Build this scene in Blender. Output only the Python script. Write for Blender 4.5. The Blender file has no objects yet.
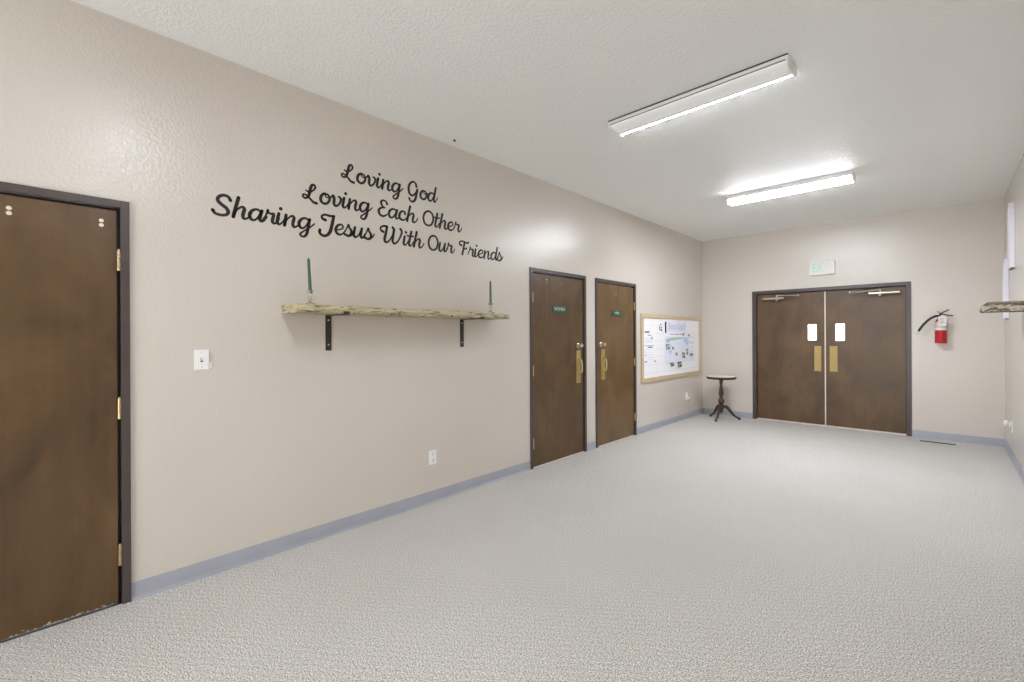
import bpy, bmesh, math, random
from mathutils import Vector, Matrix
random.seed(7)
SC = bpy.context.scene
COL = SC.collection

# ------------------------------------------------------------------ camera, world, exposure
W, L, H = 3.6156, 8.0982, 3.0221          # room: x 0..W, back wall at y = L, ceiling H
REAR = -3.6                               # wall behind the camera
cam_d = bpy.data.cameras.new('camera')
cam = bpy.data.objects.new('camera', cam_d)
COL.objects.link(cam)
SC.camera = cam
cam_d.sensor_fit = 'HORIZONTAL'
cam_d.sensor_width = 36.0
cam_d.lens = 452.76 / 1024 * 36.0
cam_d.shift_y = -4.85 / 1024
cam_d.clip_start = 0.05
cam.matrix_world = (Matrix.Translation((3.0776, 0, 1.3718)) @ Matrix.Rotation(0.7613, 4, 'Z')
                    @ Matrix.Rotation(math.pi / 2, 4, 'X') @ Matrix.Rotation(-0.0051, 4, 'Z'))

world = bpy.data.worlds.new('overcast_sky')
SC.world = world
world.use_nodes = True
bg = world.node_tree.nodes['Background']
bg.inputs['Color'].default_value = (0.98, 0.99, 1.0, 1)
bg.inputs['Strength'].default_value = 1.3
vs = SC.view_settings
vs.view_transform = 'Standard'
vs.look = 'None'
vs.gamma = 1.0
vs.exposure = 3.5
vs.use_curve_mapping = False
LAMP = 11.5                                # radiance of the fluorescent lenses
try:
    SC.cycles.max_bounces = 14
    SC.cycles.diffuse_bounces = 8
    SC.cycles.caustics_reflective = False
    SC.cycles.caustics_refractive = False
    SC.cycles.sample_clamp_indirect = 6.0
except Exception:
    pass

def portal(x0, x1, z0, z1, y, face):
    """tells the renderer where the sky enters; adds no light of its own"""
    ld = bpy.data.lights.new('sky_portal', 'AREA')
    ld.shape = 'RECTANGLE'; ld.size = x1 - x0; ld.size_y = z1 - z0
    ld.cycles.is_portal = True
    o = bpy.data.objects.new('sky_portal', ld); COL.objects.link(o)
    o.location = ((x0 + x1) / 2, y, (z0 + z1) / 2)
    o.rotation_euler = (math.pi / 2 * face, 0, 0)
portal(0.75, 2.85, 0.0, 2.25, REAR - 0.15, 1)        # added glazed entrance in the rear wall, faces +y
portal(1.57, 2.04, 1.27, 1.54, L + 0.15, -1)         # vision panes of the double doors, faces -y

# ------------------------------------------------------------------ materials
def srgb(r, g, b):
    def f(c):
        c /= 255.0
        return c / 12.92 if c <= 0.04045 else ((c + 0.055) / 1.055) ** 2.4
    return (f(r), f(g), f(b), 1)

class NT:
    def __init__(self, name):
        self.m = bpy.data.materials.new(name)
        self.m.use_nodes = True
        self.t = self.m.node_tree
        self.b = self.t.nodes['Principled BSDF']
    def n(self, typ, **kw):
        nd = self.t.nodes.new(typ)
        for k, v in kw.items():
            if k in nd.inputs:
                nd.inputs[k].default_value = v
            else:
                setattr(nd, k, v)
        return nd
    def l(self, a, b):
        self.t.links.new(a, b)
    def coords(self, scale=(1, 1, 1)):
        tc = self.n('ShaderNodeTexCoord')
        mp = self.n('ShaderNodeMapping')
        mp.inputs['Scale'].default_value = scale
        self.l(tc.outputs['Object'], mp.inputs['Vector'])
        return mp.outputs['Vector']
    def ramp(self, fac, stops):
        r = self.n('ShaderNodeValToRGB')
        e = r.color_ramp.elements
        e[0].position, e[0].color = stops[0]
        e[1].position, e[1].color = stops[1]
        for p, c in stops[2:]:
            x = e.new(p); x.color = c
        self.l(fac, r.inputs['Fac'])
        return r.outputs['Color']
    def mix(self, fac, a, b):
        x = self.n('ShaderNodeMix', data_type='RGBA')
        for s, v in ((0, fac), (6, a), (7, b)):
            if hasattr(v, 'is_output'):
                self.l(v, x.inputs[s])
            else:
                x.inputs[s].default_value = v
        return x.outputs[2]
    def bump(self, h, strength, dist):
        bp = self.n('ShaderNodeBump')
        bp.inputs['Strength'].default_value = strength
        bp.inputs['Distance'].default_value = dist
        self.l(h, bp.inputs['Height'])
        self.l(bp.outputs['Normal'], self.b.inputs['Normal'])

def plain(name, col, rough=0.5, metal=0.0, var=0.06, scale=30, spec=0.5):
    """a slightly mottled procedural material"""
    k = NT(name)
    v = k.coords()
    nz = k.n('ShaderNodeTexNoise', Scale=scale, Detail=3.0)
    k.l(v, nz.inputs['Vector'])
    a = tuple(c * (1 - var) for c in col[:3]) + (1,)
    b = tuple(min(1, c * (1 + var)) for c in col[:3]) + (1,)
    k.l(k.ramp(nz.outputs['Fac'], [(0.3, a), (0.7, b)]), k.b.inputs['Base Color'])
    k.b.inputs['Roughness'].default_value = rough
    k.b.inputs['Metallic'].default_value = metal
    k.b.inputs['Specular IOR Level'].default_value = spec
    return k.m

def mat_wall():
    k = NT('painted_drywall')
    v = k.coords()
    big = k.n('ShaderNodeTexNoise', Scale=0.8, Detail=2.0)
    k.l(v, big.inputs['Vector'])
    k.l(k.ramp(big.outputs['Fac'], [(0.3, srgb(204, 196, 187)), (0.7, srgb(209, 202, 193))]), k.b.inputs['Base Color'])
    k.b.inputs['Roughness'].default_value = 0.17
    k.b.inputs['Specular IOR Level'].default_value = 0.45
    n1 = k.n('ShaderNodeTexNoise', Scale=58.0, Detail=2.5, Roughness=0.6)
    k.l(v, n1.inputs['Vector'])
    r = k.ramp(n1.outputs['Fac'], [(0.36, (0, 0, 0, 1)), (0.64, (1, 1, 1, 1))])
    k.bump(r, 0.28, 0.003)
    return k.m

def mat_ceiling():
    k = NT('textured_ceiling_paint')
    v = k.coords()
    k.b.inputs['Base Color'].default_value = srgb(242, 243, 242)
    k.b.inputs['Roughness'].default_value = 0.5
    k.b.inputs['Specular IOR Level'].default_value = 0.3
    n1 = k.n('ShaderNodeTexNoise', Scale=52.0, Detail=3.0, Roughness=0.6)
    k.l(v, n1.inputs['Vector'])
    r = k.ramp(n1.outputs['Fac'], [(0.44, (0, 0, 0, 1)), (0.60, (1, 1, 1, 1))])
    k.bump(r, 0.42, 0.005)
    return k.m

def mat_carpet():
    k = NT('grey_beige_loop_carpet')
    v = k.coords()
    n1 = k.n('ShaderNodeTexNoise', Scale=165.0, Detail=2.0, Roughness=0.7)
    k.l(v, n1.inputs['Vector'])
    vo = k.n('ShaderNodeTexVoronoi', Scale=230.0)
    k.l(v, vo.inputs['Vector'])
    c1 = k.ramp(n1.outputs['Fac'], [(0.36, srgb(118, 116, 112)), (0.5, srgb(203, 200, 195)), (0.64, srgb(249, 246, 241))])
    # faint diagonal rows of the loop pattern
    w = k.n('ShaderNodeTexWave', Scale=9.0, Distortion=5.0, Detail=2.0)
    w.inputs['Detail Scale'].default_value = 6.0
    rot = k.n('ShaderNodeMapping')
    rot.inputs['Rotation'].default_value = (0, 0, 0.9)
    k.l(v, rot.inputs['Vector'])
    k.l(rot.outputs['Vector'], w.inputs['Vector'])
    m1 = k.ramp(w.outputs['Fac'], [(0.0, (0.90, 0.90, 0.90, 1)), (1.0, (1, 1, 1, 1))])
    mu = k.n('ShaderNodeMix', data_type='RGBA', blend_type='MULTIPLY')
    mu.inputs[0].default_value = 1.0
    k.l(c1, mu.inputs[6]); k.l(m1, mu.inputs[7])
    big = k.n('ShaderNodeTexNoise', Scale=1.3, Detail=2.0)
    k.l(v, big.inputs['Vector'])
    m2 = k.ramp(big.outputs['Fac'], [(0.3, (0.95, 0.95, 0.945, 1)), (0.7, (1, 1, 1, 1))])
    mu2 = k.n('ShaderNodeMix', data_type='RGBA', blend_type='MULTIPLY')
    mu2.inputs[0].default_value = 1.0
    k.l(mu.outputs[2], mu2.inputs[6]); k.l(m2, mu2.inputs[7])
    k.l(mu2.outputs[2], k.b.inputs['Base Color'])
    k.b.inputs['Roughness'].default_value = 0.95
    k.b.inputs['Specular IOR Level'].default_value = 0.1
    k.bump(vo.outputs['Distance'], 0.35, 0.003)
    return k.m

def mat_door(name, a, b, c):
    """dark stained laminate: smudged patches over a faint vertical grain"""
    k = NT(name)
    v = k.coords((1, 1, 0.55))
    n1 = k.n('ShaderNodeTexNoise', Scale=3.2, Detail=5.0, Roughness=0.6, Distortion=0.6)
    k.l(v, n1.inputs['Vector'])
    c1 = k.ramp(n1.outputs['Fac'], [(0.28, a), (0.5, b), (0.74, c)])
    v2 = k.coords((38, 38, 0.9))
    n2 = k.n('ShaderNodeTexNoise', Scale=1.0, Detail=3.0)
    k.l(v2, n2.inputs['Vector'])
    m = k.ramp(n2.outputs['Fac'], [(0.25, (0.84, 0.84, 0.84, 1)), (0.75, (1, 1, 1, 1))])
    mu = k.n('ShaderNodeMix', data_type='RGBA', blend_type='MULTIPLY')
    mu.inputs[0].default_value = 1.0
    k.l(c1, mu.inputs[6]); k.l(m, mu.inputs[7])
    k.l(mu.outputs[2], k.b.inputs['Base Color'])
    r = k.n('ShaderNodeMapRange')
    r.inputs['To Min'].default_value = 0.30
    r.inputs['To Max'].default_value = 0.44
    k.l(n1.outputs['Fac'], r.inputs['Value'])
    k.l(r.outputs['Result'], k.b.inputs['Roughness'])
    k.b.inputs['Specular IOR Level'].default_value = 0.5
    return k.m

def mat_bark_wood(name, ca, cb, cc, knots=0.5):
    k = NT(name)
    v = k.coords((30, 3.2, 45))
    n1 = k.n('ShaderNodeTexNoise', Scale=1.0, Detail=5.0, Roughness=0.65, Distortion=1.2)
    k.l(v, n1.inputs['Vector'])
    c1 = k.ramp(n1.outputs['Fac'], [(0.30, cb), (0.5, ca), (0.72, cc)])
    v2 = k.coords((6, 4.0, 22))
    n2 = k.n('ShaderNodeTexNoise', Scale=1.4, Detail=4.0, Roughness=0.7, Distortion=2.0)
    k.l(v2, n2.inputs['Vector'])
    f = k.ramp(n2.outputs['Fac'], [(knots, (0, 0, 0, 1)), (knots + 0.07, (1, 1, 1, 1))])
    k.l(k.mix(f, c1, srgb(92, 78, 66)), k.b.inputs['Base Color'])
    k.b.inputs['Roughness'].default_value = 0.45
    k.bump(n1.outputs['Fac'], 0.5, 0.006)
    return k.m

def mat_glass(name, tint=(1, 1, 1, 1)):
    k = NT(name)
    k.b.inputs['Base Color'].default_value = tint
    k.b.inputs['Transmission Weight'].default_value = 1.0
    k.b.inputs['Roughness'].default_value = 0.02
    k.b.inputs['IOR'].default_value = 1.45
    return k.m

def mat_pane(name):
    """thin clear pane: mostly transparent, a fresnel share of mirror reflection"""
    k = NT(name)
    out = k.t.nodes['Material Output']
    tr = k.n('ShaderNodeBsdfTransparent'); gl = k.n('ShaderNodeBsdfGlossy', Roughness=0.02)
    fr_ = k.n('ShaderNodeFresnel', IOR=1.45); mx = k.n('ShaderNodeMixShader')
    k.l(fr_.outputs[0], mx.inputs[0]); k.l(tr.outputs[0], mx.inputs[1]); k.l(gl.outputs[0], mx.inputs[2])
    k.l(mx.outputs[0], out.inputs['Surface'])
    return k.m

def mat_emit(name, col, s):
    k = NT(name)
    k.b.inputs['Base Color'].default_value = (0.8, 0.8, 0.8, 1)
    k.b.inputs['Emission Color'].default_value = col
    k.b.inputs['Emission Strength'].default_value = s
    return k.m

M = {
    'wall': mat_wall(), 'ceiling': mat_ceiling(), 'carpet': mat_carpet(),
    'door': mat_door('dark_brown_laminate', srgb(72, 52, 31), srgb(92, 68, 41), srgb(110, 84, 55)),
    'door_warm': mat_door('warm_brown_laminate', srgb(92, 68, 41), srgb(108, 82, 51), srgb(124, 97, 64)),
    'frame': plain('dark_painted_steel', srgb(74, 64, 62), 0.35, 0.0, 0.05, 12),
    'shade_dark': plain('shade_dark_steel', srgb(40, 34, 32), 0.5),  # frame steel darkened to paint in the shade of the recesses
    'vinyl': plain('grey_vinyl', srgb(158, 160, 170), 0.4, 0.0, 0.04, 6),
    'brass': plain('aged_brass', srgb(205, 184, 142), 0.34, 0.85, 0.08, 40),
    'plate_brass': plain('satin_brass', srgb(176, 152, 96), 0.5, 0.45, 0.06, 40),
    'nickel': plain('satin_nickel', srgb(205, 196, 180), 0.28, 0.9, 0.04),
    'white_plastic': plain('white_plastic', srgb(236, 236, 236), 0.35, 0.0, 0.01),
    'ivory_slot': plain('dark_slot', srgb(60, 58, 56), 0.6),
    'white_enamel': plain('white_enamel', srgb(232, 233, 232), 0.3, 0.0, 0.01),
    'lens': mat_emit('prismatic_acrylic_lens', (0.97, 1.0, 1.03, 1), 0.015),
    'tube_lit': mat_emit('lit_fluorescent_tube', (0.95, 1.0, 1.07, 1), LAMP * 0.6),
    'lens_lit': mat_emit('lit_acrylic_lens', (0.95, 1.0, 1.07, 1), LAMP),
    'lens_dim': mat_emit('dimmer_lit_acrylic_lens', (0.95, 1.0, 1.07, 1), LAMP * 0.29),
    'lens_lit_edge': mat_emit('lit_lens_side_band', (0.95, 1.0, 1.07, 1), LAMP * 0.35),
    'lens_dim_edge': mat_emit('dimmer_lens_side_band', (0.95, 1.0, 1.07, 1), LAMP * 0.14),
    'tube_lit_edge': mat_emit('lit_half_side_band', (0.95, 1.0, 1.07, 1), LAMP * 0.18),
    'vinyl_letter': plain('black_vinyl_lettering', srgb(26, 20, 14), 0.5, 0.0, 0.05),
    'black_metal': plain('black_painted_metal', srgb(40, 36, 35), 0.45, 0.0, 0.06),
    'shelf': mat_bark_wood('live_edge_pine', srgb(184, 174, 138), srgb(148, 132, 100), srgb(202, 194, 160), 0.53),
    'shelf_dark': mat_bark_wood('weathered_driftwood', srgb(196, 186, 166), srgb(150, 136, 116), srgb(228, 222, 208), 0.47),
    'old_board': mat_bark_wood('greyed_board', srgb(132, 120, 102), srgb(104, 92, 76), srgb(156, 144, 124), 0.6),
    'glass': mat_glass('clear_glass'), 'pane': mat_pane('thin_window_glass'),
    'candle': plain('green_wax', srgb(48, 84, 74), 0.45, 0.0, 0.06),
    'wick': plain('charred_wick', srgb(40, 40, 36), 0.9),
    'green_sign': plain('green_engraved_plastic', srgb(42, 82, 68), 0.4),
    'sign_text': plain('pale_engraving', srgb(196, 214, 204), 0.5),
    'pine': plain('pale_pine_frame', srgb(198, 178, 146), 0.5, 0.0, 0.09, 14),
    'paper': plain('white_paper', srgb(240, 240, 243), 0.7, 0.0, 0.01),
    'paper_lilac': plain('pale_lilac_paper', srgb(230, 230, 242), 0.7, 0.0, 0.01),
    'paper_blue': plain('pale_blue_paper', srgb(226, 230, 243), 0.7, 0.0, 0.01),
    'ink': plain('dark_ink', srgb(112, 108, 114), 0.7, 0.0, 0.2, 60),
    'ink_purple': plain('purple_ink', srgb(150, 130, 168), 0.7),
    'ink_lilac': plain('lilac_ink', srgb(206, 208, 234), 0.7),
    'map_green': plain('green_print', srgb(158, 198, 182), 0.7, 0.0, 0.12, 50),
    'map_blue': plain('blue_print', srgb(184, 206, 238), 0.7, 0.0, 0.1, 50),
    'photo': plain('photo_print', srgb(128, 128, 134), 0.4, 0.0, 0.5, 70),
    'photo_dark': plain('dark_photo_print', srgb(84, 80, 84), 0.4, 0.0, 0.5, 70),
    'dark_wood': plain('dark_turned_wood', srgb(70, 48, 36), 0.3, 0.0, 0.2, 20),
    'marble': plain('cream_marble', srgb(232, 224, 212), 0.25, 0.0, 0.05, 9),
    'red': plain('red_enamel', srgb(190, 32, 40), 0.3, 0.0, 0.04),
    'rubber': plain('black_rubber', srgb(30, 28, 28), 0.45, 0.0, 0.05),
    'label': plain('printed_label', srgb(226, 222, 218), 0.5, 0.0, 0.02),
    'mint': plain('faded_mint_print', srgb(150, 222, 200), 0.5),
    'mint_pale': plain('paler_mint_print', srgb(196, 228, 218), 0.5),
    'gap_light': plain('cream_gap_light', srgb(226, 210, 196), 0.4),  # cream colour stands in for light showing between the leaves
    'register': plain('almond_register_enamel', srgb(196, 194, 192), 0.4),
    'hole_fill': plain('pale_filler', srgb(226, 214, 198), 0.6),
    'white_paint': plain('white_painted_wood', srgb(230, 228, 238), 0.45, 0.0, 0.02),
    'threshold': plain('pale_aluminium', srgb(222, 212, 204), 0.4, 0.2),
    'scuff': plain('chipped_bare_wood', srgb(186, 172, 152), 0.8),
}

# ------------------------------------------------------------------ mesh helpers
class MB:
    def __init__(self):
        self.v, self.f = [], []
    def add(self, vs, fs):
        o = len(self.v)
        self.v += [tuple(p) for p in vs]
        self.f += [tuple(i + o for i in f) for f in fs]
        return self
    def box(self, x0, x1, y0, y1, z0, z1):
        return self.add([(x0, y0, z0), (x1, y0, z0), (x1, y1, z0), (x0, y1, z0), (x0, y0, z1), (x1, y0, z1), (x1, y1, z1), (x0, y1, z1)],
                        [(0, 3, 2, 1), (4, 5, 6, 7), (0, 1, 5, 4), (1, 2, 6, 5), (2, 3, 7, 6), (3, 0, 4, 7)])
    def prism(self, poly, axis, a, b):
        """poly in the two other axes (in x,y,z order), swept from a to b along axis"""
        def P(p, t):
            q = list(p); q.insert(axis, t); return q
        n = len(poly)
        vs = [P(p, a) for p in poly] + [P(p, b) for p in poly]
        fs = [tuple(range(n - 1, -1, -1)), tuple(range(n, 2 * n))]
        fs += [(i, (i + 1) % n, n + (i + 1) % n, n + i) for i in range(n)]
        return self.add(vs, fs)
    def lathe(self, prof, c=(0, 0, 0), axis=2, seg=28, sx=1.0, sy=1.0):
        """prof = [(radius, height)...] turned about axis through c"""
        vs, fs = [], []
        for r, h in prof:
            for k in range(seg):
                a = 2 * math.pi * k / seg
                p = [math.cos(a) * r * sx, math.sin(a) * r * sy]
                p.insert(axis, h)
                vs.append((c[0] + p[0], c[1] + p[1], c[2] + p[2]))
        for i in range(len(prof) - 1):
            for k in range(seg):
                k2 = (k + 1) % seg
                fs.append((i * seg + k, i * seg + k2, (i + 1) * seg + k2, (i + 1) * seg + k))
        fs.append(tuple(range(seg - 1, -1, -1)))
        fs.append(tuple(range((len(prof) - 1) * seg, len(prof) * seg)))
        return self.add(vs, fs)
    def tube(self, path, rad, seg=12, squash=None):
        pts = [Vector(p) for p in path]
        n = len(pts)
        rs = rad if isinstance(rad, (list, tuple)) else [rad] * n
        vs, fs = [], []
        up = None
        for i, p in enumerate(pts):
            t = (pts[min(i + 1, n - 1)] - pts[max(i - 1, 0)]).normalized()
            if up is None:
                ref = Vector((0, 0, 1)) if abs(t.z) < 0.9 else Vector((1, 0, 0))
                up = (ref - t * ref.dot(t)).normalized()
            else:
                up = (up - t * up.dot(t)).normalized()
            s = t.cross(up)
            for k in range(seg):
                a = 2 * math.pi * k / seg
                q = p + (up * math.cos(a) + s * math.sin(a) * (squash or 1)) * rs[i]
                vs.append(tuple(q))
        for i in range(n - 1):
            for k in range(seg):
                k2 = (k + 1) % seg
                fs.append((i * seg + k, i * seg + k2, (i + 1) * seg + k2, (i + 1) * seg + k))
        fs.append(tuple(range(seg - 1, -1, -1)))
        fs.append(tuple(range((n - 1) * seg, n * seg)))
        return self.add(vs, fs)
    def build(self, name, mat, parent=None, bevel=0.0, smooth=False, loc=None):
        me = bpy.data.meshes.new(name)
        me.from_pydata(self.v, [], self.f)
        bm = bmesh.new(); bm.from_mesh(me)
        bmesh.ops.recalc_face_normals(bm, faces=bm.faces)
        bm.to_mesh(me); bm.free()
        me.materials.append(M[mat] if isinstance(mat, str) else mat)
        if smooth:
            for p in me.polygons: p.use_smooth = True
            try: me.set_sharp_from_angle(angle=math.radians(40))
            except Exception: pass
        o = bpy.data.objects.new(name, me)
        COL.objects.link(o)
        if parent: o.parent = parent
        if loc: o.location = loc
        if bevel:
            md = o.modifiers.new('bevel', 'BEVEL')
            md.width = bevel; md.segments = 2; md.limit_method = 'ANGLE'
            md.angle_limit = math.radians(40)
        return o

def spline(pts, n=8):
    """Catmull-Rom through pts (any dimension)"""
    out = []
    P = [tuple(p) for p in pts]
    Q = [P[0]] + P + [P[-1]]
    for i in range(1, len(Q) - 2):
        for k in range(n):
            t = k / n
            out.append(tuple(0.5 * (2 * b + (c - a) * t + (2 * a - 5 * b + 4 * c - d) * t * t + (-a + 3 * b - 3 * c + d) * t ** 3)
                             for a, b, c, d in zip(Q[i - 1], Q[i], Q[i + 1], Q[i + 2])))
    out.append(P[-1])
    return out

def empty(name, loc, label=None, cat=None, group=None, kind=None, rz=0):
    o = bpy.data.objects.new(name, None)
    COL.objects.link(o)
    o.location = loc
    o.rotation_euler = (0, 0, rz)
    o.empty_display_size = 0.05
    tag(o, label, cat, group, kind)
    return o

def tag(o, label=None, cat=None, group=None, kind=None):
    if label: o['label'] = label
    if cat: o['category'] = cat
    if group: o['group'] = group
    if kind: o['kind'] = kind
    return o

def kids(o): return [c for c in bpy.data.objects if c.parent == o]

def copy_tree(o, parent=None):
    c = o.copy(); COL.objects.link(c); c.parent = parent
    for ch in kids(o): copy_tree(ch, c)
    return c

def text_mesh(s, size, depth=0.0006, spacing=1.0):
    cu = bpy.data.curves.new('lettering', 'FONT')
    cu.body = s; cu.size = size; cu.extrude = depth / 2
    cu.align_x = 'CENTER'; cu.align_y = 'CENTER'
    cu.space_character = spacing
    o = bpy.data.objects.new('lettering', cu)
    COL.objects.link(o)
    me = bpy.data.meshes.new_from_object(o.evaluated_get(bpy.context.evaluated_depsgraph_get()))
    bpy.data.objects.remove(o)
    return me

def text_obj(name, s, size, mat, parent, loc, rot, sx=1.0, sy=1.0):
    me = text_mesh(s, size)
    me.materials.clear(); me.materials.append(M[mat])
    o = bpy.data.objects.new(name, me)
    COL.objects.link(o); o.parent = parent
    o.location = loc; o.rotation_euler = rot; o.scale = (sx, sy, 1)
    return o

# ------------------------------------------------------------------ room shell
T = 0.14
D1, D2, D3 = (-0.675, 0.335), (3.493, 4.498), (4.701, 5.702)   # outer door frames along the left wall
B = (0.810, 2.766)                                             # double door frame on the back wall
HD = 2.08
def struct(name, mb, mat, **k):
    return tag(mb.build(name, mat, **k), kind='structure')

struct('floor', MB().box(-T, W + T, REAR - T, L + T, -0.1, 0), 'carpet')
struct('ceiling', MB().box(-T, W + T, REAR - T, L + T, H, H + 0.1), 'ceiling')
mb = MB()
ins = 0.02                                                     # casing laps over the opening edge
ys = [REAR - T, D1[0] + ins, D1[1] - ins, D2[0] + ins, D2[1] - ins, D3[0] + ins, D3[1] - ins, L + T]
for i in range(0, 8, 2):
    mb.box(-T, 0, ys[i], ys[i + 1], 0, H)
for i in (1, 3, 5):
    mb.box(-T, 0, ys[i], ys[i + 1], HD - ins, H)
struct('wall_left', mb, 'wall')
mb = MB()
mb.box(0, B[0] + ins, L, L + T, 0, H).box(B[1] - ins, W, L, L + T, 0, H).box(B[0] + ins, B[1] - ins, L, L + T, HD - ins, H)
struct('wall_back', mb, 'wall')
struct('wall_right', MB().box(W, W + T, REAR - T, L + T, 0, H), 'wall')
RX0, RX1, RZ1 = 0.75, 2.85, 2.25                                # glazed entrance added unseen behind the camera for fill light
struct('wall_rear', MB().box(0, RX0, REAR - T, REAR, 0, H).box(RX1, W, REAR - T, REAR, 0, H).box(RX0, RX1, REAR - T, REAR, RZ1, H), 'wall')
wn = empty('added_window_1', (0, 0, 0), kind='structure')  # added opening out of view, lets sky light fill the room
mb = MB()
for xa in (RX0, (RX0 + RX1) / 2 - .04, RX1 - .08):
    mb.box(xa + .001, xa + .079, REAR - .10, REAR - .02, 0.001, RZ1 - .001)
for xa, xb in ((RX0 + .08, (RX0 + RX1) / 2 - .04), ((RX0 + RX1) / 2 + .04, RX1 - .08)):
    for za, zb in ((0.001, .20), (.98, 1.04), (RZ1 - .09, RZ1 - .001)):
        mb.box(xa, xb, REAR - .095, REAR - .025, za, zb)
mb.build('window_frame', 'frame', wn, bevel=.003)
for xa, xb in ((RX0 + .08, (RX0 + RX1) / 2 - .04), ((RX0 + RX1) / 2 + .04, RX1 - .08)):
    for za, zb in ((.20, .98), (1.04, RZ1 - .09)):
        MB().box(xa + .001, xb - .001, REAR - .064, REAR - .058, za + .001, zb - .001).build('window_pane', 'pane', wn)

def cove(name, axis, a, b, off, sgn, z=0.092):
    """vinyl cove base: thin flat strip with a curved toe, running a..b along axis"""
    prof = [(0, 0), (0.016, 0), (0.0155, 0.003), (0.010, 0.006), (0.006, 0.012), (0.004, 0.022), (0.0035, z - 0.002), (0.002, z), (0, z)]
    poly = [(off + sgn * p, q) for p, q in prof]
    return struct(name, MB().prism(poly, axis, a, b), 'vinyl', smooth=True)
cove('baseboard_left', 1, REAR, D1[0] - 0.001, 0, 1)
cove('baseboard_left', 1, D1[1] + 0.001, D2[0] - 0.001, 0, 1)
cove('baseboard_left', 1, D2[1] + 0.001, D3[0] - 0.001, 0, 1)
cove('baseboard_left', 1, D3[1] + 0.001, L, 0, 1)
cove('baseboard_right', 1, REAR, L, W, -1)
cove('baseboard_back', 0, 0, B[0] - 0.001, L, -1)
cove('baseboard_back', 0, B[1] + 0.001, W, L, -1)

# ------------------------------------------------------------------ single doors on the left wall
def hinge(parent, y, z, side):
    h = MB()
    for k in range(5):
        z0 = -0.052 + k * 0.021
        h.lathe([(0.0035, z0), (0.0068, z0 + 0.001), (0.0068, z0 + 0.0195), (0.0035, z0 + 0.0205)], seg=14)
    h.lathe([(0.001, 0.052), (0.005, 0.053), (0.004, 0.059), (0.001, 0.061)], seg=12)
    h.box(-0.008, -0.004, -0.0075, 0.0075, -0.052, 0.052)
    return h.build('hinge', 'brass', parent, smooth=True, loc=(0.009, y, z))

def pull_handle(parent, y, z):
    p = empty('pull_handle', (0, y, z)); p.parent = parent
    pl = MB().box(-0.0035, 0.0005, -0.044, 0.044, -0.19, 0.19).build('backplate', 'plate_brass', p, bevel=0.0015)
    path = spline([(0.001, 0, 0.085), (0.028, 0, 0.080), (0.045, 0, 0.055), (0.050, 0, 0), (0.045, 0, -0.055), (0.028, 0, -0.080), (0.001, 0, -0.085)], 6)
    MB().tube(path, 0.0085, 12).build('grip', 'brass', p, smooth=True)
    for zz in (-0.175, 0.175):
        MB().lathe([(0.006, 0), (0.005, 0.002), (0.001, 0.003)], (0.0006, 0, zz), 0, 12).build('screw', 'nickel', p, smooth=True)
    return p

def knob(parent, y, z, latch):
    k = empty('door_knob', (0, y, z)); k.parent = parent
    MB().lathe([(0.032, -0.003), (0.032, 0.003), (0.026, 0.008), (0.012, 0.011)], (0, 0, 0), 0, 28).build('rose', 'nickel', k, smooth=True)
    MB().lathe([(0.011, 0.0115), (0.010, 0.026), (0.020, 0.033), (0.027, 0.044), (0.027, 0.054), (0.020, 0.063), (0.004, 0.066)], (0, 0, 0), 0, 28).build('knob', 'nickel', k, smooth=True)
    MB().box(0.0665, 0.069, -0.006, 0.006, -0.002, 0.002).build('turn_button', 'brass', k, bevel=0.0005)
    return k

def door_sign(yc, zc, txt, label):
    s = empty('door_sign', (-0.0045, yc, zc), label, 'sign', 'green door signs')
    MB().box(0.0, 0.006, -0.122, 0.122, -0.037, 0.037).build('sign_plate', 'green_sign', s, bevel=0.002)
    text_obj('lettering', txt, 0.048, 'sign_text', s, (0.0066, 0, 0), (math.pi / 2, 0, math.pi / 2))
    return s

def single_door(n, y0, y1, hinge_side, mat='door'):
    d = empty('door_%d' % n, (0, 0, 0), kind='structure')
    f = MB()
    c, front = 0.036, 0.013
    for a, b_ in ((y0, y0 + c), (y1 - c, y1)):
        f.box(0.0008, front, a, b_, 0.0, HD)
    f.box(0.0008, front - 0.001, y0 + c, y1 - c, HD - c, HD)
    # jamb lining inside the wall opening
    f.box(-T + 0.005, 0.0008, y0 + ins + 0.001, y0 + c, 0, HD - ins - 0.001)
    f.box(-T + 0.005, 0.0008, y1 - c, y1 - ins - 0.001, 0, HD - ins - 0.001)
    f.box(-T + 0.005, 0.0008, y0 + c, y1 - c, HD - c, HD - ins - 0.001)
    fr = f.build('door_frame', 'frame', d, bevel=0.0015)
    s = MB()
    st = 0.018
    s.box(-T + 0.006, -0.045, y0 + c, y0 + c + st, 0, HD - c)
    s.box(-T + 0.006, -0.045, y1 - c - st, y1 - c, 0, HD - c)
    s.box(-T + 0.006, -0.045, y0 + c + st, y1 - c - st, HD - c - st, HD - c)
    s.build('door_stop', 'shade_dark', d)
    g = 0.0135
    lf = MB().box(-0.043, -0.005, y0 + c + g, y1 - c - g, 0.011, HD - c - g - 0.004).build('door_leaf', mat, d, bevel=0.0015)
    hy = (y0 + c + g * 0.5) if hinge_side < 0 else (y1 - c - g * 0.5)
    for z in (0.255, 1.008, 1.770):
        hinge(d, hy, z, hinge_side)
    MB().box(-T + 0.01, -0.001, y0 + c + 0.001, y1 - c - 0.001, 0.0005, 0.006).build('threshold', 'threshold' if n != 1 else 'shade_dark', d)
    return d

d1 = single_door(1, *D1, 1)
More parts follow.
